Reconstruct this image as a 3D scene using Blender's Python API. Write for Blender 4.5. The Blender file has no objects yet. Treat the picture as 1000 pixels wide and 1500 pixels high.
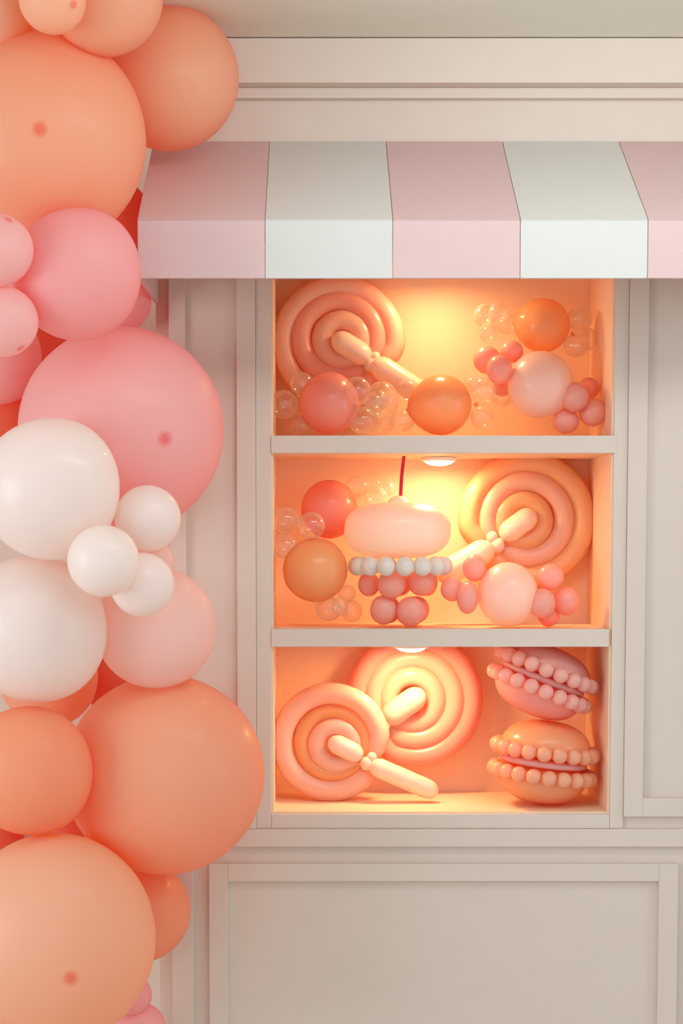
import bpy, bmesh, math
from mathutils import Vector, Matrix, Euler
C = bpy.context.scene.collection
sc = bpy.context.scene

# ---------------------------------------------------------------- camera
F_PX, CX, D, CZ = 2700.0, 463.0, 3.6, 1.4
TH = math.atan(.073); CY = 800 + F_PX * .073
cam_d = bpy.data.cameras.new('camera'); cam = bpy.data.objects.new('camera', cam_d); C.objects.link(cam)
cam.location = (0, -D, CZ); cam.rotation_euler = (math.pi/2 - TH, 0, 0)
cam_d.sensor_fit = 'VERTICAL'; cam_d.sensor_height = 36; cam_d.lens = F_PX*36/1500
cam_d.shift_x = (500-CX)/1500; cam_d.shift_y = (CY-750)/1500
cam_d.clip_start = .05; cam_d.clip_end = 60
sc.camera = cam

# ---------------------------------------------------------------- world, light, exposure
w = bpy.data.worlds.new('world'); sc.world = w; w.use_nodes = True
w.node_tree.nodes['Background'].inputs[0].default_value = (.86, .955, 1.0, 1)
w.node_tree.nodes['Background'].inputs[1].default_value = .77

def area(name, loc, target, sx, sy, power, col):
    l = bpy.data.lights.new(name, 'AREA'); l.shape = 'RECTANGLE'; l.size = sx; l.size_y = sy
    l.energy = power; l.color = col
    o = bpy.data.objects.new(name, l); C.objects.link(o); o.location = loc
    o.rotation_euler = (Vector(target)-Vector(loc)).to_track_quat('-Z', 'Y').to_euler()
    return o
area('window_light_left', (-3.1, -2.3, 1.45), (0, 0, 1.25), 1.6, 1.8, 44, (.93, .97, 1))
area('window_light_right', (3.4, -1.6, 1.5), (0, 0, 1.3), .5, 1.6, 10, (.93, .97, 1))
area('added_top_fill', (.55, -1.05, 2.33), (.25, 0, 1.95), 1.3, .35, 9.5, (.9, .96, 1))  # added fill, no fixture there: lifts the awning slope and crown

sc.view_settings.view_transform = 'Standard'; sc.view_settings.look = 'None'
sc.view_settings.gamma = 1; sc.view_settings.use_curve_mapping = False
sc.view_settings.exposure = 0.07
cy = sc.cycles
cy.max_bounces = 16; cy.diffuse_bounces = 10; cy.glossy_bounces = 4; cy.transmission_bounces = 10
cy.transparent_max_bounces = 24; cy.use_denoising = True; cy.sample_clamp_indirect = 6
cy.caustics_reflective = False

# ---------------------------------------------------------------- helpers
def P(px, py, Y):
    """the point at depth Y that the photograph shows at pixel (px, py)"""
    u = (px-CX)/F_PX; v = (CY-py)/F_PX
    d = Vector((u, math.cos(TH)+v*math.sin(TH), v*math.cos(TH)-math.sin(TH)))
    t = (Y+D)/d.y
    return Vector((d.x*t, Y, CZ+d.z*t))
def R(rpx, py, Y):
    v = (CY-py)/F_PX
    return rpx*(Y+D)/(math.cos(TH)+v*math.sin(TH))/F_PX
def X(px, Y=0, py=750): return P(px, py, Y).x
def Z(py, Y=0): return P(463, py, Y).z

def srgb(r, g, b):
    f = lambda c: (c/255/12.92) if c/255 <= .04045 else ((c/255+.055)/1.055)**2.4
    return (f(r), f(g), f(b), 1)

def nt_mat(name):
    m = bpy.data.materials.new(name); m.use_nodes = True
    nt = m.node_tree; nt.nodes.clear()
    return m, nt, nt.nodes.new('ShaderNodeOutputMaterial')

def paint(name, col, rough=.6, var=.02, bump=.02, scale=18):
    m, nt, out = nt_mat(name); N = nt.nodes; L = nt.links
    p = N.new('ShaderNodeBsdfPrincipled'); p.inputs['Roughness'].default_value = rough
    p.inputs['Specular IOR Level'].default_value = .3
    tc = N.new('ShaderNodeTexCoord'); n = N.new('ShaderNodeTexNoise'); n.inputs['Scale'].default_value = scale
    n.inputs['Detail'].default_value = 3
    L.new(tc.outputs['Object'], n.inputs['Vector'])
    mx = N.new('ShaderNodeMix'); mx.data_type = 'RGBA'
    mx.inputs[6].default_value = tuple(c*(1-var) for c in col[:3])+(1,)
    mx.inputs[7].default_value = tuple(min(1, c*(1+var)) for c in col[:3])+(1,)
    L.new(n.outputs['Fac'], mx.inputs[0]); L.new(mx.outputs[2], p.inputs['Base Color'])
    b = N.new('ShaderNodeBump'); b.inputs['Strength'].default_value = bump; b.inputs['Distance'].default_value = .002
    n2 = N.new('ShaderNodeTexNoise'); n2.inputs['Scale'].default_value = scale*14
    L.new(tc.outputs['Object'], n2.inputs['Vector']); L.new(n2.outputs['Fac'], b.inputs['Height'])
    L.new(b.outputs[0], p.inputs['Normal']); L.new(p.outputs[0], out.inputs[0])
    return m

def latex(name, col, trans=.56, rough=.45, coat=.12, crough=.15, deep=None):
    """thin rubber skin: diffuse outside, light comes through it"""
    m, nt, out = nt_mat(name); N = nt.nodes; L = nt.links
    p = N.new('ShaderNodeBsdfPrincipled'); p.inputs['Roughness'].default_value = rough
    p.inputs['Specular IOR Level'].default_value = .45
    p.inputs['Coat Weight'].default_value = coat; p.inputs['Coat Roughness'].default_value = crough
    t = N.new('ShaderNodeBsdfTranslucent')
    tc = N.new('ShaderNodeTexCoord'); n = N.new('ShaderNodeTexNoise'); n.inputs['Scale'].default_value = 3
    L.new(tc.outputs['Object'], n.inputs['Vector'])
    mx = N.new('ShaderNodeMix'); mx.data_type = 'RGBA'
    mx.inputs[6].default_value = tuple(c*.985 for c in col[:3])+(1,)
    mx.inputs[7].default_value = tuple(min(.97, c*1.015) for c in col[:3])+(1,)
    L.new(n.outputs['Fac'], mx.inputs[0])
    L.new(mx.outputs[2], p.inputs['Base Color'])
    t.inputs['Color'].default_value = deep or col
    s = N.new('ShaderNodeMixShader'); s.inputs[0].default_value = trans
    L.new(p.outputs[0], s.inputs[1]); L.new(t.outputs[0], s.inputs[2]); L.new(s.outputs[0], out.inputs[0])
    return m

def clear_latex(name):
    m, nt, out = nt_mat(name); N = nt.nodes; L = nt.links
    tr = N.new('ShaderNodeBsdfTransparent'); tr.inputs[0].default_value = (.985, .97, .95, 1)
    g = N.new('ShaderNodeBsdfGlossy'); g.inputs['Roughness'].default_value = .04
    d = N.new('ShaderNodeBsdfDiffuse'); d.inputs[0].default_value = (.95, .88, .78, 1)
    t = N.new('ShaderNodeBsdfTranslucent'); t.inputs[0].default_value = (.95, .88, .78, 1)
    dt = N.new('ShaderNodeMixShader'); dt.inputs[0].default_value = .5
    L.new(d.outputs[0], dt.inputs[1]); L.new(t.outputs[0], dt.inputs[2])
    lw = N.new('ShaderNodeLayerWeight'); lw.inputs[0].default_value = .28
    mr = N.new('ShaderNodeMapRange'); mr.inputs[3].default_value = .06; mr.inputs[4].default_value = .5
    L.new(lw.outputs['Facing'], mr.inputs[0])
    m1 = N.new('ShaderNodeMixShader'); L.new(mr.outputs[0], m1.inputs[0])
    L.new(tr.outputs[0], m1.inputs[1]); L.new(dt.outputs[0], m1.inputs[2])
    lw2 = N.new('ShaderNodeLayerWeight'); lw2.inputs[0].default_value = .5
    pw = N.new('ShaderNodeMath'); pw.operation = 'POWER'; pw.inputs[1].default_value = 5; L.new(lw2.outputs['Facing'], pw.inputs[0])
    fr = N.new('ShaderNodeMapRange'); fr.inputs[3].default_value = .08; fr.inputs[4].default_value = .5; L.new(pw.outputs[0], fr.inputs[0])
    m2 = N.new('ShaderNodeMixShader'); L.new(fr.outputs[0], m2.inputs[0])
    L.new(m1.outputs[0], m2.inputs[1]); L.new(g.outputs[0], m2.inputs[2]); L.new(m2.outputs[0], out.inputs[0])
    return m

def emit(name, col, s):
    m, nt, out = nt_mat(name); e = nt.nodes.new('ShaderNodeEmission')
    e.inputs[0].default_value = col; e.inputs[1].default_value = s; nt.links.new(e.outputs[0], out.inputs[0]); return m

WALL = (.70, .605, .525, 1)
M = dict(
 wall=paint('cream_wall_paint', WALL, .65),
 ceil=paint('ceiling_paint', (.74, .72, .62, 1), .8),
 floor=paint('pale_oak_floor', (.72, .67, .60, 1), .45, .05),
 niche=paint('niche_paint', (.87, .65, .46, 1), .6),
 white=paint('white_board', (.635, .63, .60, 1), .6),
 pink=paint('pink_board', (.655, .475, .47, 1), .6),
 rim=paint('lamp_rim_white', (.85, .83, .78, 1), .4),
 lens=emit('lamp_lens', (1, .80, .50, 1), 18),
 peach=latex('peach_latex', (.96, .72, .46, 1), deep=(.99, .25, .01, 1)),
 palepeach=latex('pale_peach_latex', (.96, .81, .57, 1), deep=(.99, .36, .05, 1)),
 orange=latex('orange_peach_latex', (.96, .65, .37, 1), deep=(.99, .21, .01, 1)),
 coral=latex('coral_filler_latex', (.92, .26, .14, 1), deep=(.95, .12, .04, 1)),  # red tone of the garland gaps, only on the added filler balloons
 pink_l=latex('pink_latex', (.96, .80, .79, 1), deep=(.99, .25, .21, 1)),
 lpink=latex('light_pink_latex', (.95, .70, .71, 1), deep=(.99, .28, .25, 1)),
 vpink=latex('very_light_pink_latex', (.95, .79, .78, 1), deep=(.99, .5, .46, 1)),
 blush=latex('blush_latex', (.95, .85, .81, 1), deep=(.99, .70, .62, 1)),
 pearl=latex('white_latex', (.95, .91, .88, 1), .38, deep=(.99, .82, .74, 1), coat=.4),
 t_light=latex('pale_peach_tube', (.94, .71, .55, 1), .42, .35, .5, .15, deep=(.98, .46, .24, 1)),
 t_pink=latex('rosy_tube', (.93, .56, .44, 1), .42, .35, .5, .15, deep=(.98, .36, .22, 1)),
 t_yellow=latex('golden_tube', (.94, .66, .36, 1), .42, .35, .5, .15, deep=(.98, .46, .10, 1)),
 t_orange=latex('orange_tube', (.93, .52, .22, 1), .42, .35, .5, .15, deep=(.98, .32, .05, 1)),
 t_stick=latex('cream_tube', (.94, .80, .66, 1), .25, .3, .6, .12, deep=(.98, .66, .42, 1)),
 s_orange=latex('candy_orange', (.95, .60, .26, 1), .42, .35, .5, .12, deep=(.98, .40, .08, 1)),
 s_pink=latex('candy_pink', (.92, .48, .38, 1), .42, .35, .5, .12, deep=(.98, .30, .18, 1)),
 s_coral=latex('candy_coral', (.92, .45, .34, 1), .42, .35, .5, .12, deep=(.98, .24, .12, 1)),
 s_blush=latex('candy_blush', (.96, .84, .76, 1), .42, .35, .5, .12, deep=(.98, .74, .56, 1)),
 b_pink=latex('bubble_pink', (.95, .62, .50, 1), .42, .35, .5, .12, deep=(.98, .34, .22, 1)),
 frost=latex('frosting_cream', (.96, .86, .77, 1), .42, .35, .5, .12),
 bead_w=latex('bead_white', (.88, .86, .80, 1), .25, .35, .5, .12),
 bead_p=latex('bead_pink', (.95, .65, .56, 1), .42, .35, .5, .12, deep=(.98, .38, .26, 1)),
 bead_o=latex('bead_peach', (.95, .62, .40, 1), .42, .35, .5, .12, deep=(.98, .42, .12, 1)),
 mac_p=latex('macaron_pink', (.95, .52, .45, 1), .42, .35, .5, .15, deep=(.98, .26, .18, 1)),
 mac_o=latex('macaron_peach', (.95, .55, .28, 1), .42, .35, .5, .15, deep=(.98, .36, .05, 1)),
 fill=latex('filling_pink', (.93, .68, .64, 1), .42, .35, .5, .15, deep=(.98, .45, .35, 1)),
 red=paint('red_straw', (.62, .02, .05, 1), .45),
 clear=clear_latex('clear_latex'),
)
for k, c in (('peach', (.90, .28, .20, 1)), ('palepeach', (.90, .34, .24, 1)), ('pink_l', (.90, .28, .33, 1)), ('vpink', (.88, .36, .38, 1))):
    # a soft-edged thicker patch of rubber: fades out towards its rim
    m_ = latex(k+'_nub', c, .5, .6, 0, deep=(.98, .25, .15, 1)); nt = m_.node_tree; out_ = nt.nodes['Material Output']; src = out_.inputs[0].links[0].from_socket
    tc_ = nt.nodes.new('ShaderNodeUVMap'); vl = nt.nodes.new('ShaderNodeVectorMath'); vl.operation = 'LENGTH'
    mr_ = nt.nodes.new('ShaderNodeMapRange'); mr_.interpolation_type = 'SMOOTHSTEP'
    mr_.inputs[1].default_value = 0; mr_.inputs[2].default_value = 1; mr_.inputs[3].default_value = .75; mr_.inputs[4].default_value = 0
    nt.links.new(tc_.outputs[0], vl.inputs[0]); nt.links.new(vl.outputs['Value'], mr_.inputs[0])
    tb = nt.nodes.new('ShaderNodeBsdfTransparent'); ms_ = nt.nodes.new('ShaderNodeMixShader')
    nt.links.new(mr_.outputs[0], ms_.inputs[0]); nt.links.new(tb.outputs[0], ms_.inputs[1]); nt.links.new(src, ms_.inputs[2]); nt.links.new(ms_.outputs[0], out_.inputs[0])
    M[k+'_nub'] = m_

def link(name, me, parent=None, loc=None):
    o = bpy.data.objects.new(name, me); C.objects.link(o)
    if parent: o.parent = parent
    if loc is not None: o.location = loc
    return o
def bm_obj(name, bm, mat, parent=None, smooth=False, loc=None):
    me = bpy.data.meshes.new(name); bm.to_mesh(me); bm.free(); me.materials.append(mat)
    if smooth:
        for p in me.polygons: p.use_smooth = True
    return link(name, me, parent, loc)
def tag(o, label, cat, group=None):
    o['label'] = label; o['category'] = cat
    if group: o['group'] = group
    return o
def struct(o): o['kind'] = 'structure'; return o
def empty(name, loc, label, cat, group=None):
    o = bpy.data.objects.new(name, None); C.objects.link(o); o.location = loc; o.empty_display_size = .05
    return tag(o, label, cat, group)

def add_box(bm, x0, x1, y0, y1, z0, z1, bevel=0):
    r = bmesh.ops.create_cube(bm, size=1)
    for v in r['verts']:
        v.co = Vector(((x0+x1)/2+v.co.x*(x1-x0), (y0+y1)/2+v.co.y*(y1-y0), (z0+z1)/2+v.co.z*(z1-z0)))
    if bevel:
        es = list({e for v in r['verts'] for e in v.link_edges})
        bmesh.ops.bevel(bm, geom=es, offset=bevel, segments=2, affect='EDGES', profile=.6)
def box(name, x0, x1, y0, y1, z0, z1, mat, parent=None, bevel=0):
    bm = bmesh.new(); add_box(bm, x0, x1, y0, y1, z0, z1, bevel); return bm_obj(name, bm, mat, parent)
def hull_prism(name, pts, thick_vec, mat, parent=None, bevel=0):
    """extrude a polygon (3-D points) by thick_vec"""
    bm = bmesh.new(); n = len(pts); t = Vector(thick_vec)
    a = [bm.verts.new(p) for p in pts]; b = [bm.verts.new(Vector(p)+t) for p in pts]
    bm.faces.new(a); bm.faces.new(b[::-1])
    for i in range(n): bm.faces.new((a[i], b[i], b[(i+1) % n], a[(i+1) % n]))
    bmesh.ops.recalc_face_normals(bm, faces=bm.faces)
    if bevel: bmesh.ops.bevel(bm, geom=bm.edges[:], offset=bevel, segments=2, affect='EDGES')
    return bm_obj(name, bm, mat, parent)
def lathe_bm(profile, seg=48):
    """profile: (radius, z) list; first and last radius 0"""
    bm = bmesh.new(); rings = []
    for r, z in profile:
        if r < 1e-6: rings.append([bm.verts.new((0, 0, z))])
        else: rings.append([bm.verts.new((r*math.cos(2*math.pi*i/seg), r*math.sin(2*math.pi*i/seg), z)) for i in range(seg)])
    for a, b in zip(rings, rings[1:]):
        for i in range(seg):
            j = (i+1) % seg
            if len(a) == 1 and len(b) == 1: continue
            if len(a) == 1: bm.faces.new((a[0], b[i], b[j]))
            elif len(b) == 1: bm.faces.new((a[i], b[0], a[j]))
            else: bm.faces.new((a[i], b[i], b[j], a[j]))
    bmesh.ops.recalc_face_normals(bm, faces=bm.faces)
    return bm
def mesh_from(bm, name, mat):
    me = bpy.data.meshes.new(name); bm.to_mesh(me); bm.free(); me.materials.append(mat)
    for p in me.polygons: p.use_smooth = True
    return me

# ---------------------------------------------------------------- room shell
ZC = Z(54, -.055)
struct(box('floor', -3.4, 3.4, -6, .7, -.1, 0, M['floor']))
struct(box('ceiling', -3.4, 3.4, -1.5, .7, ZC, ZC+.1, M['ceil']))
YB = .17                                                     # far wall behind the shop front
struct(box('wall_back', -3.4, X(247, 0, 450)-.001, YB+.001, YB+.1, 0, ZC-.001, M['wall']))
NL, NR = X(397), X(900, 0, 500)                              # niche opening
NT, NB = Z(370), Z(1192)
FL, FR = X(247, 0, 450), 2.6
DN = .30
bm = bmesh.new()
add_box(bm, FL, NL, 0, .4, 0, ZC-.001)
add_box(bm, NR, FR, 0, .4, 0, ZC-.001)
add_box(bm, NL, NR, 0, .4, NT, ZC-.001)
add_box(bm, NL, NR, 0, .4, 0, NB)
struct(bm_obj('wall_front', bm, M['wall']))
struct(box('wall_end', X(228, .02, 450), FL, .02, YB, 0, ZC-.002, M['wall']))
# niche lining
t = .004
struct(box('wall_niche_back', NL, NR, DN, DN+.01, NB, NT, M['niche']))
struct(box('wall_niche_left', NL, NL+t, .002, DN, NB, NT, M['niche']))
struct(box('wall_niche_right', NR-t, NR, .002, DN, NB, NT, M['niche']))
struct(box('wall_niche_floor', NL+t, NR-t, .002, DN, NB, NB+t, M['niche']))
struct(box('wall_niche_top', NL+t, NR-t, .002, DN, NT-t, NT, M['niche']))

bv = .0012
def trim(n, x0, x1, z0, z1, d, y=0):
    return struct(box('trim_%d' % n, x0, x1, y-d, y-.0003, z0, z1, M['wall'], bevel=bv))
n = 1
# crown mouldings
trim(1, FL-.02, FR, Z(121, -.055), ZC-.002, .055)
trim(2, FL-.02, FR, Z(143.5, -.02), Z(121, -.055)-.0005, .02)
# raised frame round the niche
tf = .008
trim(3, X(375), NL-.0003, Z(1213), NT+.03, .006)
trim(4, NR+.0003, X(917), Z(1213), NT+.03, .006)
trim(5, NL, NR, Z(1213), NB-.0003, .006)
# left tall panel: stiles either side, recessed field between
trim(6, FL+.0005, X(273), Z(1239), NT+.05, .010)
trim(7, X(347), X(375)-.0004, Z(1213), NT+.05, .011)
# right tall panel
trim(8, X(917)+.0004, X(945), Z(1195), NT+.05, .012)
trim(9, X(945), FR, Z(1195), Z(1168), .012)
# rail under the niche
trim(10, X(340), FR, Z(1239), Z(1213)-.0004, .012)
# lower raised frame
trim(11, X(304), X(332), 0, Z(1264), .012)
trim(12, X(332), X(962, 0, 1400), Z(1289.5), Z(1264), .012)
trim(13, X(962, 0, 1400), X(990, 0, 1400), 0, Z(1264), .012)
trim(14, X(990, 0, 1400)+.10, FR, 0, Z(1264), .012)
trim(15, FL+.0005, X(281), 0, Z(1239)-.001, .012)

# ---------------------------------------------------------------- shelves
def shelf(pxr, pyt, pyb, label):
    z1, z0 = Z(pyt, -.008), Z(pyb, -.008)
    e = empty('shelf', (NL, 0, z0), label, 'shelf', 'niche shelves')
    bm = bmesh.new(); add_box(bm, 0, X(pxr, -.008)-NL, -.008, .006, 0, z1-z0, .0012)
    bm_obj('front_edge', bm, M['wall'], e)
    bm = bmesh.new(); add_box(bm, t+.0005, NR-NL-t-.0005, .006, DN-.0005, .0005, z1-z0-.001)
    bm_obj('board', bm, M['niche'], e)
    return z0, z1
S1B, S1T = shelf(901, 638, 663.5, 'upper cream shelf board across the lit wall niche')
S2B, S2T = shelf(894, 921.5, 947.5, 'lower cream shelf board across the lit wall niche')

def puck(px, py, Yc, ztop, power, label, r=.031):
    x = P(px, py, Yc).x
    e = empty('puck_light', (x, Yc, ztop), label, 'light', 'puck lights in the niche')
    bm_obj('rim', lathe_bm([(0, 0), (r+.005, 0), (r+.005, -.006), (r+.001, -.009), (r-.001, -.006), (0, -.006)], 40), M['rim'], e, True)
    prof = [(r-.001, -.006)]+[(r*math.cos(a)*.97, -.006-.011*math.sin(a)) for a in [i*math.pi/16 for i in range(1, 8)]]+[(0, -.0172)]
    bm_obj('lens', lathe_bm([(0, -.0061)]+prof, 40), M['lens'], e, True)
    l = bpy.data.lights.new('lamp', 'AREA'); l.shape = 'DISK'; l.size = r*1.8; l.energy = power
    l.color = (1, .61, .27)
    lo = bpy.data.objects.new('lamp', l); C.objects.link(lo); lo.parent = e; lo.location = (0, 0, -.0185)
WLED = 1.2
puck(640, 385, .15, NT-t, WLED*.75, 'warm round puck light under the niche top, behind the awning valance')
puck(643, 670, .165, S1B, WLED, 'glowing round puck light under the upper shelf')
puck(602, 948, .11, S2B, WLED, 'glowing round puck light under the lower shelf')

# ---------------------------------------------------------------- awning
aw = empty('awning', (X(649), 0, Z(207)), 'pink and white striped awning over the niche', 'awning')
AY = -.33
ax0 = P(201, 322, AY).x; sw = (P(949, 322, AY).x-ax0)/4
zt, zm, zb = Z(207), Z(322, AY), Z(407.5, AY)
o = aw.location
nrm = Vector((0, zt-zm, -(-AY))).normalized()                # inwards, down
for i in range(5):
    m = M['pink'] if i % 2 == 0 else M['white']
    a, b = ax0+i*sw+.0005, ax0+(i+1)*sw-.0005
    q = [Vector((a, AY, zm+.0012)), Vector((b, AY, zm+.0012)), Vector((b, -.001, zt)), Vector((a, -.001, zt))]
    hull_prism('slope_stripe', [v-o for v in q], nrm*.008, m, aw, .0006)
    q = [Vector((a, AY, zb)), Vector((b, AY, zb)), Vector((b, AY, zm-.0012)), Vector((a, AY, zm-.0012))]
    hull_prism('valance_stripe', [v-o for v in q], (0, .008, 0), m, aw, .0006)
for xs in (ax0+.0005, ax0+5*sw-.0085):
    q = [Vector((xs, AY+.009, zb)), Vector((xs, AY+.009, zm-.008)), Vector((xs, -.013, zt-.018)), Vector((xs, -.001, zt-.018)), Vector((xs, -.001, zb))]
    hull_prism('side_panel', [v-o for v in q], (.008, 0, 0), M['pink'], aw)
q0 = Vector((ax0+.01, AY+.0085, zm-.012)); bm = bmesh.new()
add_box(bm, ax0+.01-o.x, ax0+5*sw-.01-o.x, AY+.009, AY+.03, zm-.035-o.z, zm-.015-o.z)
bm_obj('front_batten', bm, M['white'], aw)

# ---------------------------------------------------------------- big garland balloons
def balloon_bm(r, pear=.04, neck=True):
    """unit-axis +Z points to the crown, the tied neck is at -Z"""
    prof = [(0, r)]
    n = 30
    for i in range(1, n):
        a = math.pi*i/n; c = math.cos(a)
        rr = math.sin(a)*(1+pear*c)
        prof.append((r*rr, r*(c if c > 0 else c*(1+pear*1.2*c*c))))
    zb_ = -r*(1+pear*1.2)
    if neck:
        prof = [q for q in prof if not (q[1] < 0 and q[0] < .10*r)]
        prof += [(.05*r, zb_-.01*r), (.03*r, zb_-.03*r), (.045*r, zb_-.05*r), (.045*r, zb_-.065*r), (.02*r, zb_-.08*r), (.035*r, zb_-.11*r), (.05*r, zb_-.125*r), (0, zb_-.12*r)]
    else: prof.append((0, zb_))
    return lathe_bm(prof, 64)
G = 'balloons of the garland beside the shop front'
GB = [
 (0, 14, 56, -.42, 'palepeach', None, 'pale apricot oval balloon at the top left corner of the garland'),
 (76, 0, 48, -.57, 'palepeach', (110, 15), 'small pale apricot balloon hanging in front of the topmost peach balloons'),
 (154, -4, 84, -.455, 'peach', None, 'peach balloon at the top edge right beside the small pale apricot balloon'),
 (268, -50, 92, -.123, 'peach', None, 'peach balloon at the very top, only its lower right edge in view'),
 (246, 116, 103, -.19, 'peach', None, 'peach balloon pressed against the awning top end and the crown moulding'),
 (70, 205, 148, -.355, 'peach', (80, 222), 'largest peach balloon of the upper garland, left of the awning end'),
 (112, 402, 95, -.455, 'lpink', None, 'pink balloon directly left of the awning valance end'),
 (-5, 367, 53, -.56, 'vpink', (17, 327), 'upper of the two small pale pink balloons at the left edge'),
 (3, 470, 52, -.53, 'vpink', (32, 511), 'lower of the two small pale pink balloons at the left edge'),
 (-8, 525, 69, -.06, 'pink_l', None, 'deeper pink balloon behind the lower small pale pink one at left edge'),
 (175, 442, 46, -.03, 'pink_l', None, 'pink balloon peeping out under the awning corner'),
 (176, 630, 150, -.198, 'pink_l', (252, 650), 'largest pink balloon, left of the upper niche shelf'),
 (73, 716, 103, -.45, 'pearl', None, 'large white balloon overlapping the largest pink balloon'),
 (216, 760, 48.5, -.411, 'pearl', None, 'uppermost of the three small white balloons'),
 (151, 822, 52.5, -.524, 'pearl', None, 'frontmost and leftmost of the three small white balloons'),
 (208, 857, 47, -.441, 'pearl', None, 'lowest of the three small white balloons'),
 (227, 920, 89, -.255, 'blush', None, 'blush pink balloon beneath the three small white balloons'),
 (50, 921, 107, -.356, 'pearl', None, 'lower large off-white balloon at the left edge'),
 (72, 992, 72, -.02, 'peach', None, 'salmon balloon half hidden under the lower large off-white balloon'),
 (42, 1129, 94, -.368, 'orange', None, 'orange peach balloon at the left edge under the off-white one'),
 (240, 1135, 146, -.195, 'peach', None, 'largest peach balloon, left of the lowest niche compartment'),
 (80, 1374, 151, -.355, 'palepeach', (122, 1400), 'large light peach balloon at the bottom left'),
 (204, 1335, 74, -.104, 'orange', None, 'orange peach balloon wedged behind the bottom left light peach balloon'),
 (192, 1458, 30, -.12, 'lpink', None, 'tiny pink balloon sliver behind the bottom balloon edge'),
 (203, 1508, 40, -.10, 'pink_l', None, 'pink balloon rising from the bottom edge of the picture'),
 (214, 826, 40, -.35, 'blush', None, 'pinkish balloon hidden behind the small white trio'),
 (158, 322, 63, .0, 'coral', None, 'added deep coral filler balloon in the gap between largest upper peach balloon and awning end'),  # coral balloons from here on are fillers added to redden the gaps
 (58, 525, 52, .09, 'coral', None, 'added deep coral filler balloon in the gap above the largest pink balloon, far behind'),
 (165, 1000, 45, .09, 'coral', None, 'added coral filler balloon in the gap between blush and largest peach balloon'),
 (98, 1215, 42, .09, 'coral', None, 'added coral filler balloon in the small gap above the bottom left light peach balloon'),
 (38, 22, 42, -.22, 'orange', None, 'added orange peach filler balloon behind the pale apricot balloons in the top corner'),  # filler added to put orange into the corner gap
 (-2, 1228, 38, .10, 'coral', None, 'added coral filler balloon at the left edge in the gap over the bottom light peach balloon'),
 (5, 615, 60, .0, 'coral', None, 'added deep coral filler balloon at the left edge just above the large white balloon'),
]
for i, (px, py, rp, Y, mk, nub, label) in enumerate(GB):
    c = P(px, py, Y); r = R(rp, py, Y)
    if nub:
        ox, oz = (nub[0]-px)/rp, -(nub[1]-py)/rp
        ax = Vector((ox, -math.sqrt(max(.05, 1-ox*ox-oz*oz)), oz)).normalized()
    else:
        ax = Vector((-.55, -.25 if i % 2 else .3, (.8 if i % 3 else -.7))).normalized() if px < 130 else Vector((.25, -.9, .2)).normalized()
    ob = bm_obj('balloon', balloon_bm(r, .035 if rp > 60 else .05, nub is not None or px >= 130), M[mk], None, True, c)
    if i in (0, 1): ob.scale = (.9, .95, 1.12)
    ob.rotation_mode = 'QUATERNION'
    ob.rotation_quaternion = ax.to_track_quat('Z', 'Y') if i not in (0,) else Euler((0, 0, 0)).to_quaternion()
    if i == 1: ob.scale = (1, 1, 1.05)
    if i in (5, 21): ob.scale = (.97, 1.03, 1)
    tag(ob, label, 'balloon', G)
    if nub:
        nr = r*.10 if rp > 60 else r*.2
        bm = bmesh.new(); rg = []
        for q in range(9):
            f_ = q/8; rad = nr*f_; zz = math.sqrt(r*r-rad*rad)+.0005
            rg.append([bm.verts.new((rad*math.cos(2*math.pi*u/32), rad*math.sin(2*math.pi*u/32), zz)) for u in range(32)] if q else [bm.verts.new((0, 0, zz))])
        for q, (a_, b_) in enumerate(zip(rg, rg[1:])):
            for u in range(32):
                v_ = (u+1) % 32
                if q == 0: bm.faces.new((a_[0], b_[u], b_[v_]))
                else: bm.faces.new((a_[u], b_[u], b_[v_], a_[v_]))
        uv = bm.loops.layers.uv.new('UVMap')
        for f_ in bm.faces:
            for l_ in f_.loops: l_[uv].uv = (l_.vert.co.x/nr, l_.vert.co.y/nr)
        n_ = bm_obj('crown_nub', bm, M[mk+'_nub'], ob, True); n_['label'] = 'darker thick latex spot'

# ---------------------------------------------------------------- small balloon pieces
BUB = {}
def bubble(name, px, py, rx, ry, Y, mk, parent, roll=0):
    if mk not in BUB:
        bm = bmesh.new(); bmesh.ops.create_uvsphere(bm, u_segments=32, v_segments=20, radius=1); BUB[mk] = mesh_from(bm, 'bubble_'+mk, M[mk])
    c = P(px, py, Y); k = R(1, py, Y)
    ob = link(name, BUB[mk], parent, c-parent.location)
    ob.scale = (rx*k, (rx+ry)/2*k, ry*k); ob.rotation_euler = (0, math.radians(roll), 0)
    return ob
def drop(name, px, py, rp, Y, mk, parent, to, stretch=1.22):
    """round balloon with its tied end pointing at pixel `to`"""
    c = P(px, py, Y); r = R(rp, py, Y)
    prof = [(0, r)]
    for i in range(1, 24):
        a = math.pi*i/24; cc = math.cos(a)
        prof.append((r*math.sin(a), r*cc if cc > 0 else r*cc*(1+(stretch-1)*(cc*cc)**2)))
    prof.append((0, -r*stretch))
    ob = bm_obj(name, lathe_bm(prof, 48), M[mk], parent, True, c-parent.location)
    d = Vector((to[0]-px, 0, -(to[1]-py))).normalized()
    ob.rotation_mode = 'QUATERNION'; ob.rotation_quaternion = (-d).to_track_quat('Z', 'Y')
    return ob

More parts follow.
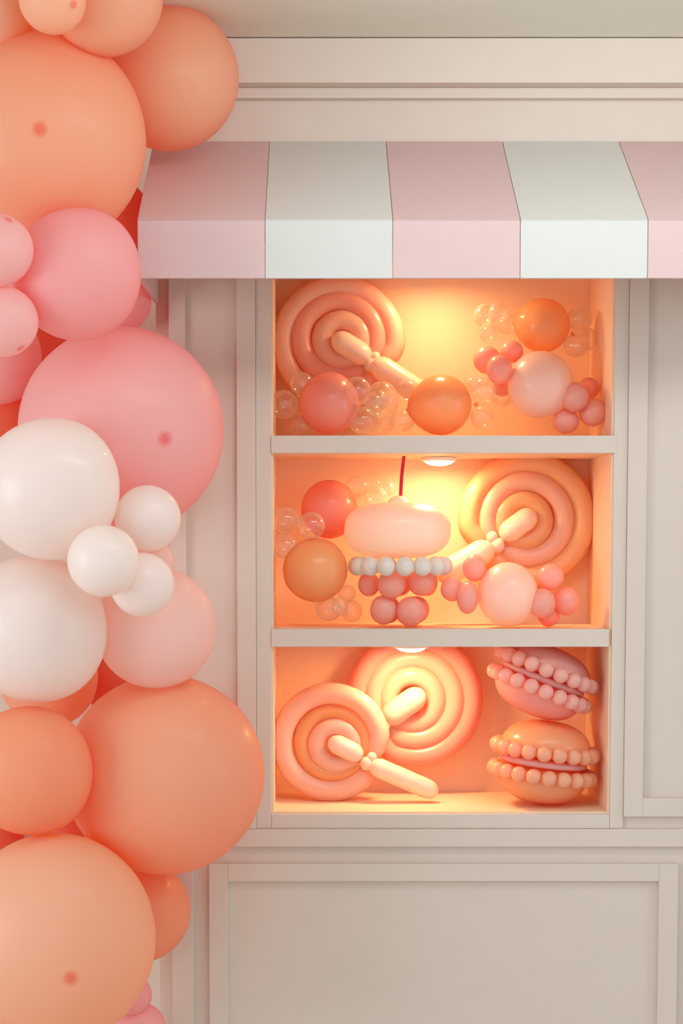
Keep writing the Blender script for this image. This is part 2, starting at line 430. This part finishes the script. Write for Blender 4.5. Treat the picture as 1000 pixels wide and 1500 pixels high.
def candy(label, bx, by, rx, ry, Y, mk, bubbles, bmk, lb, knots=()):
    e = empty('candy_balloon', P(bx, by, Y), label, 'balloon candy', 'wrapped candy balloon figures in the niche')
    o_ = drop('body', bx, by, (rx+ry)/2, Y, mk, e, knots[0], 1.13) if knots else bubble('body', bx, by, rx, ry, Y, mk, e)
    for q in bubbles:
        x, y, a, b = q[:4]; dy = q[4] if len(q) > 4 else 0
        bubble('wrapper_bubble', x, y, a, b, Y+dy, bmk, e)
    for kx, ky in knots:
        kb = bubble('knot', kx, ky, 3.5, 3.5, Y, mk, e)
    return e

candy('pink ball candy with clear wrapper bubbles at the left of the top compartment', 482, 591, 43.5, 45.5, .10, 's_pink',
 [(442, 562, 17, 17, 0), (416, 592.5, 20, 21, .0), (442, 624, 16, 14, .01), (436, 592, 12, 14, .04), (523.5, 573, 20, 21, -.035), (531, 616, 21, 20, -.025), (547, 592, 15, 15, .0), (556, 586, 15, 15, .05)], 'clear', None)
candy('orange ball candy with clear wrapper bubbles resting mid top compartment', 646, 593, 45, 43.5, .10, 's_orange',
 [(559, 586, 25, 27, -.01), (598, 573, 18, 17, .04), (589, 616, 18, 16, 0), (562, 621, 16, 14, .03), (692, 565, 14, 14, .05), (708, 572, 19, 19, -.02), (706, 611, 17, 17, .0), (734, 582, 15, 17, .05)], 'clear', None, ((598, 600), (697, 592)))
candy('orange ball candy with clear bubbles at the top right of the upper compartment', 795, 477, 39.5, 39, .17, 's_orange',
 [(708, 462, 14, 16, .0), (729, 459, 14, 16, -.02), (715, 488, 13, 15, .03), (742, 475, 16, 15, .02), (849, 466, 19, 17, .0), (843, 506, 18, 17, -.02), (862, 497, 12, 16, .04)], 'clear', None, ((755, 466), (838, 490)))
candy('blush ball candy with light pink bubbles leaning at right of the top compartment', 791, 563.5, 48.5, 49, .10, 's_blush',
 [(713, 527, 20, 20.5, .02), (749, 515, 17, 16, .02), (731, 541, 19, 21, -.025), (735, 566, 15, 15, .06), (841.5, 582, 20.5, 21.5, -.03), (862, 569, 15, 16, .05), (868, 604, 20, 20.5, .0), (828.5, 617, 19.5, 18.5, .0)], 'b_pink', None)
candy('coral pink ball candy with clear bubbles behind the cupcake, upper left', 482, 746, 41, 43, .19, 's_coral',
 [(524, 712, 16, 15, 0), (546, 709, 14, 14, .03), (552, 727, 15, 14, -.03), (533, 735, 14, 13, .0), (565, 714, 12, 14, .0)], 'clear', None)
candy('orange ball candy with clear bubbles at left of the middle compartment', 461.5, 835, 47.5, 47, .10, 's_orange',
 [(418, 762, 20, 19, .0), (456, 770, 20, 20, -.02), (418, 799.5, 18, 18, -.01), (481, 892, 19, 18, .0), (508, 869, 13, 12, .01), (515, 895, 15, 16, .03), (498, 888, 12, 14, -.03)], 'clear', None)
candy('blush ball candy with light pink bubbles standing at front of middle compartment', 743.5, 871, 44, 47.5, .065, 's_blush',
 [(694.5, 832, 17, 20, .0), (662, 863, 17, 18, .0), (684.5, 875.5, 16, 24, -.02), (806, 845, 19.5, 19.5, .0), (794, 884, 19.5, 22, -.02), (829, 881, 19, 21, .01), (803, 899, 17, 19, .03)], 'b_pink', None)

# ---------------------------------------------------------------- lollipops
def smooth(a, b, t): return a+(b-a)*(t*t*(3-2*t))
def tube(name, pts, rad, mat, parent, cap0=.35, cap1=.35):
    """inflated tube through pts (local), rounded narrowing ends; rad = radius, caps as fraction of end radius"""
    n = len(pts); seg = 20; bm = bmesh.new(); rings = []
    L_ = [0]
    for a, b in zip(pts, pts[1:]): L_.append(L_[-1]+(b-a).length)
    T = L_[-1]
    for i, p in enumerate(pts):
        tg = (pts[min(i+1, n-1)]-pts[max(i-1, 0)]).normalized()
        side = Vector((0, 1, 0)); u = side; v = tg.cross(u)
        if v.length < .01: u = Vector((0, 0, 1)); v = tg.cross(u)
        v.normalize(); u = v.cross(tg).normalized()
        s = L_[i]; k = 1
        e0, e1 = rad*cap0*4, rad*cap1*4
        if s < e0: k = math.sqrt(max(0, 1-(1-s/e0)**2))
        if T-s < e1: k = min(k, math.sqrt(max(0, 1-(1-(T-s)/e1)**2)))
        k = max(k, .02)
        rings.append([bm.verts.new(p+(u*math.cos(2*math.pi*j/seg)+v*math.sin(2*math.pi*j/seg))*rad*k) for j in range(seg)])
    for a, b in zip(rings, rings[1:]):
        for j in range(seg): bm.faces.new((a[j], a[(j+1) % seg], b[(j+1) % seg], b[j]))
    bm.faces.new(rings[0][::-1]); bm.faces.new(rings[-1])
    bmesh.ops.recalc_face_normals(bm, faces=bm.faces)
    return bm_obj(name, bm, mat, parent, True)

def capsule(name, p0, p1, rad, mat, parent, Y0, Y1):
    a = P(*p0, Y0)-parent.location; b = P(*p1, Y1)-parent.location
    n = 40; ts = [(1-math.cos(math.pi*i/n))/2 for i in range(n+1)]
    return tube(name, [a+(b-a)*t_ for t_ in ts], rad, mat, parent, .30, .30)

def lolly(label, cx, cyy, Y, rings, knot, tip, tip_r, stick, stick_r, Ys, kb):
    e = empty('balloon_lollipop', P(cx, cyy, Y), label, 'balloon lollipop', 'spiral lollipop balloon figures in the niche')
    for (rcx, rcy, Rc, tr, mk, a0, a1, kin) in rings:
        # angles in degrees, anticlockwise from +x in the picture, centre (rcx, rcy), tube centre-line radius Rc
        pts = []; N_ = 140
        for i in range(N_+1):
            tt = (1-math.cos(math.pi*i/N_))/2
            ang = math.radians(a0+(a1-a0)*tt)
            x = rcx+Rc*math.cos(ang); y = rcy-Rc*math.sin(ang)
            for side_t in (tt, 1-tt):
                if side_t < kin:
                    wgt = (1-side_t/kin)**2
                    x = x+(knot[0]-x)*wgt*.8; y = y+(knot[1]-y)*wgt*.8
            pts.append(P(x, y, Y)-e.location)
        tube('swirl_ring', pts, R(tr+(.9 if tr > 13 else 0), cyy, Y), M[mk], e, .45, .45)
    capsule('stick_tip', *tip, R(tip_r, cyy, Y), M['t_stick'], e, Y-.022, Y-.026)
    for (x, y, r) in kb: bubble('knot_bubble', x, y, r, r*1.08, Y-.026, 't_stick', e, 20)
    if stick: capsule('stick', *stick, R(stick_r, cyy, Y), M['t_stick'], e, Ys[0], Ys[1])
    return e

lolly('rosy peach swirl lollipop in the upper left of the niche', 496, 497, .24,
 [(496, 502, 82.5, 14.2, 't_light', -22, 310, .07), (496, 495, 55.5, 14.6, 't_pink', -38, 308, .08), (501, 499, 30, 14.5, 't_light', -48, 308, .08)],
 (546, 530), ((487, 492), (543, 528)), 17, ((545, 530), (628, 585)), 18, (.205, .19), ((549, 524, 8.5), (543, 534, 11)))
lolly('golden swirl lollipop at the right of the middle compartment', 771, 761, .245,
 [(771, 761, 84, 15.5, 't_yellow', 205, -128, .06), (770, 761, 56.5, 14.8, 't_light', 222, -120, .08), (765, 763, 30, 14.5, 't_yellow', 212, -130, .08)],
 (726, 795), ((733, 789), (784, 750)), 17, ((722, 799), (640, 848)), 19, (.205, .19), ((720.5, 787, 8.5), (728, 799, 11)))
lolly('large pale pink swirl lollipop at the back of the lowest compartment', 607, 1024, .245,
 [(607, 1024, 84, 14.8, 't_pink', 205, -128, .05), (606, 1023, 60, 15.2, 't_light', 215, -125, .05), (603, 1025, 36, 15, 't_light', 210, -130, .06)],
 (562, 1057), ((560, 1056), (622, 1013)), 18, None, 0, None, ((556, 1052, 8.5), (561, 1063, 11)))
lolly('orange and peach swirl lollipop leaning at the front of the lowest compartment', 484, 1087, .155,
 [(484.5, 1087, 71, 15, 't_light', -5, 318, .05), (487, 1088, 46.5, 11.5, 't_orange', -32, 325, .07), (491, 1092, 27.5, 13.5, 't_light', -40, 318, .08)],
 (538, 1115), ((481, 1084), (531, 1109)), 14.5, ((541, 1119), (641, 1162)), 14.5, (.125, .13), ((544, 1109.5, 7.5), (537, 1118.5, 10)))

# ---------------------------------------------------------------- cupcake
CK = .10
cup = empty('balloon_cupcake', P(586, 919, CK), 'balloon cupcake with cream top, white bead collar and pink bubble base', 'balloon cupcake')
c0 = cup.location
k = R(1, 830, CK)
prof = [(0, 41)]
for i in range(1, 40):
    a = math.pi*i/40; s_, c_ = math.sin(a), math.cos(a)
    q_ = (abs(s_/78)**2.6+abs(c_/41)**2.6)**(-1/2.6)
    prof.append((q_*s_, q_*c_))
prof.append((0, -41))
fr = bm_obj('frosting', lathe_bm([(r_*k, z_*k) for r_, z_ in prof], 64), M['frost'], cup, True, P(582, 777, CK)-c0)
nb = bubble('frosting_tip', 583, 741, 16, 15, CK, 'frost', cup)
st = P(586.5, 729, CK); sb_ = P(591.5, 664, CK); sb_.z = S1B-.0005
hull_prism('cherry_stem', [st-c0+Vector((-.0036, 0, 0)), st-c0+Vector((.0036, 0, 0)), (st+sb_)/2-c0+Vector((.0036+.0006, 0, 0))-Vector((.002, 0, 0)), sb_-c0+Vector((.0036, 0, 0)), sb_-c0+Vector((-.0036, 0, 0)), (st+sb_)/2-c0+Vector((-.0036-.0014, 0, 0))], (0, .0015, 0), M['red'], cup)['label'] = 'thin red ribbon-like stem'
NBD = 15
bc = P(586.5, 829, CK)
for i in range(NBD):
    a = 2*math.pi*(i+.12)/NBD
    bpos = bc+Vector((math.sin(a)*64*k, -math.cos(a)*64*k, 0))
    b_ = bubble('collar_bead', 586, 830, 13.3, 14, CK, 'bead_w', cup); b_.location = bpos-c0
for (x, y, a, b, dy) in ((573, 856, 20.5, 21, -.04), (617, 853, 20, 20, -.025), (540, 856, 16, 17.5, .0), (626, 853, 15, 20, .02), (586, 853, 17, 20, .035),
                         (561.5, 893.5, 20, 21.5, -.025), (601, 896, 21.5, 22, -.03), (609, 893, 20, 20, .02), (569, 893, 18, 20, .025)):
    bubble('base_bubble', x, y, a, b, CK+dy, 'b_pink', cup)

# ---------------------------------------------------------------- macarons
def macaron(label, cx, cyy, Y, tilt, gap, top_h, bot_h, ms, mb, nb=20, top_r=66, bot_r=66, pitch=0):
    e = empty('balloon_macaron', P(cx, cyy, Y), label, 'balloon macaron', 'balloon macarons stacked in the niche')
    e.rotation_euler = (math.radians(pitch), math.radians(tilt), 0)
    k = R(1, cyy, Y)
    for sgn, h, rr in ((1, top_h, top_r), (-1, bot_h, bot_r)):
        pr = [(0, (gap/2+h)*k)]
        for i in range(1, 16):
            a = math.pi/2*i/16; pr.append((rr*math.sin(a)**.8*k, (gap/2+h*math.cos(a)**.9)*k))
        for i in range(0, 8):
            a = math.pi/2*i/8; pr.append((rr*math.cos(a)**.7*k, (gap/2-11*math.sin(a))*k))
        pr.append((0, (gap/2-11)*k))
        o_ = bm_obj('shell', lathe_bm([(a, b*sgn) for a, b in pr], 64), M[ms], e, True)
        for j in range(nb):
            a = 2*math.pi*(j+.3+.25*sgn)/nb
            bb = bubble('bead', cx, cyy, 11, 11.3, Y, mb, e)
            bb.location = (71*k*math.sin(a), -71*k*math.cos(a), sgn*gap/2*k)
    bm_obj('filling', lathe_bm([(0, 5.5*k), (55*k, 5.5*k), (62*k, 4*k), (64*k, 0), (62*k, -4*k), (55*k, -5.5*k), (0, -5.5*k)], 48), M['fill'], e, True)
    return e
macaron('peach orange balloon macaron at the bottom of the two-macaron stack', 796, 1115, .10, 7, 34, 43, 44, 'mac_o', 'bead_o')
macaron('pink balloon macaron tilted on top of the orange one', 795, 994, .10, 21.5, 30, 34, 41, 'mac_p', 'bead_p')
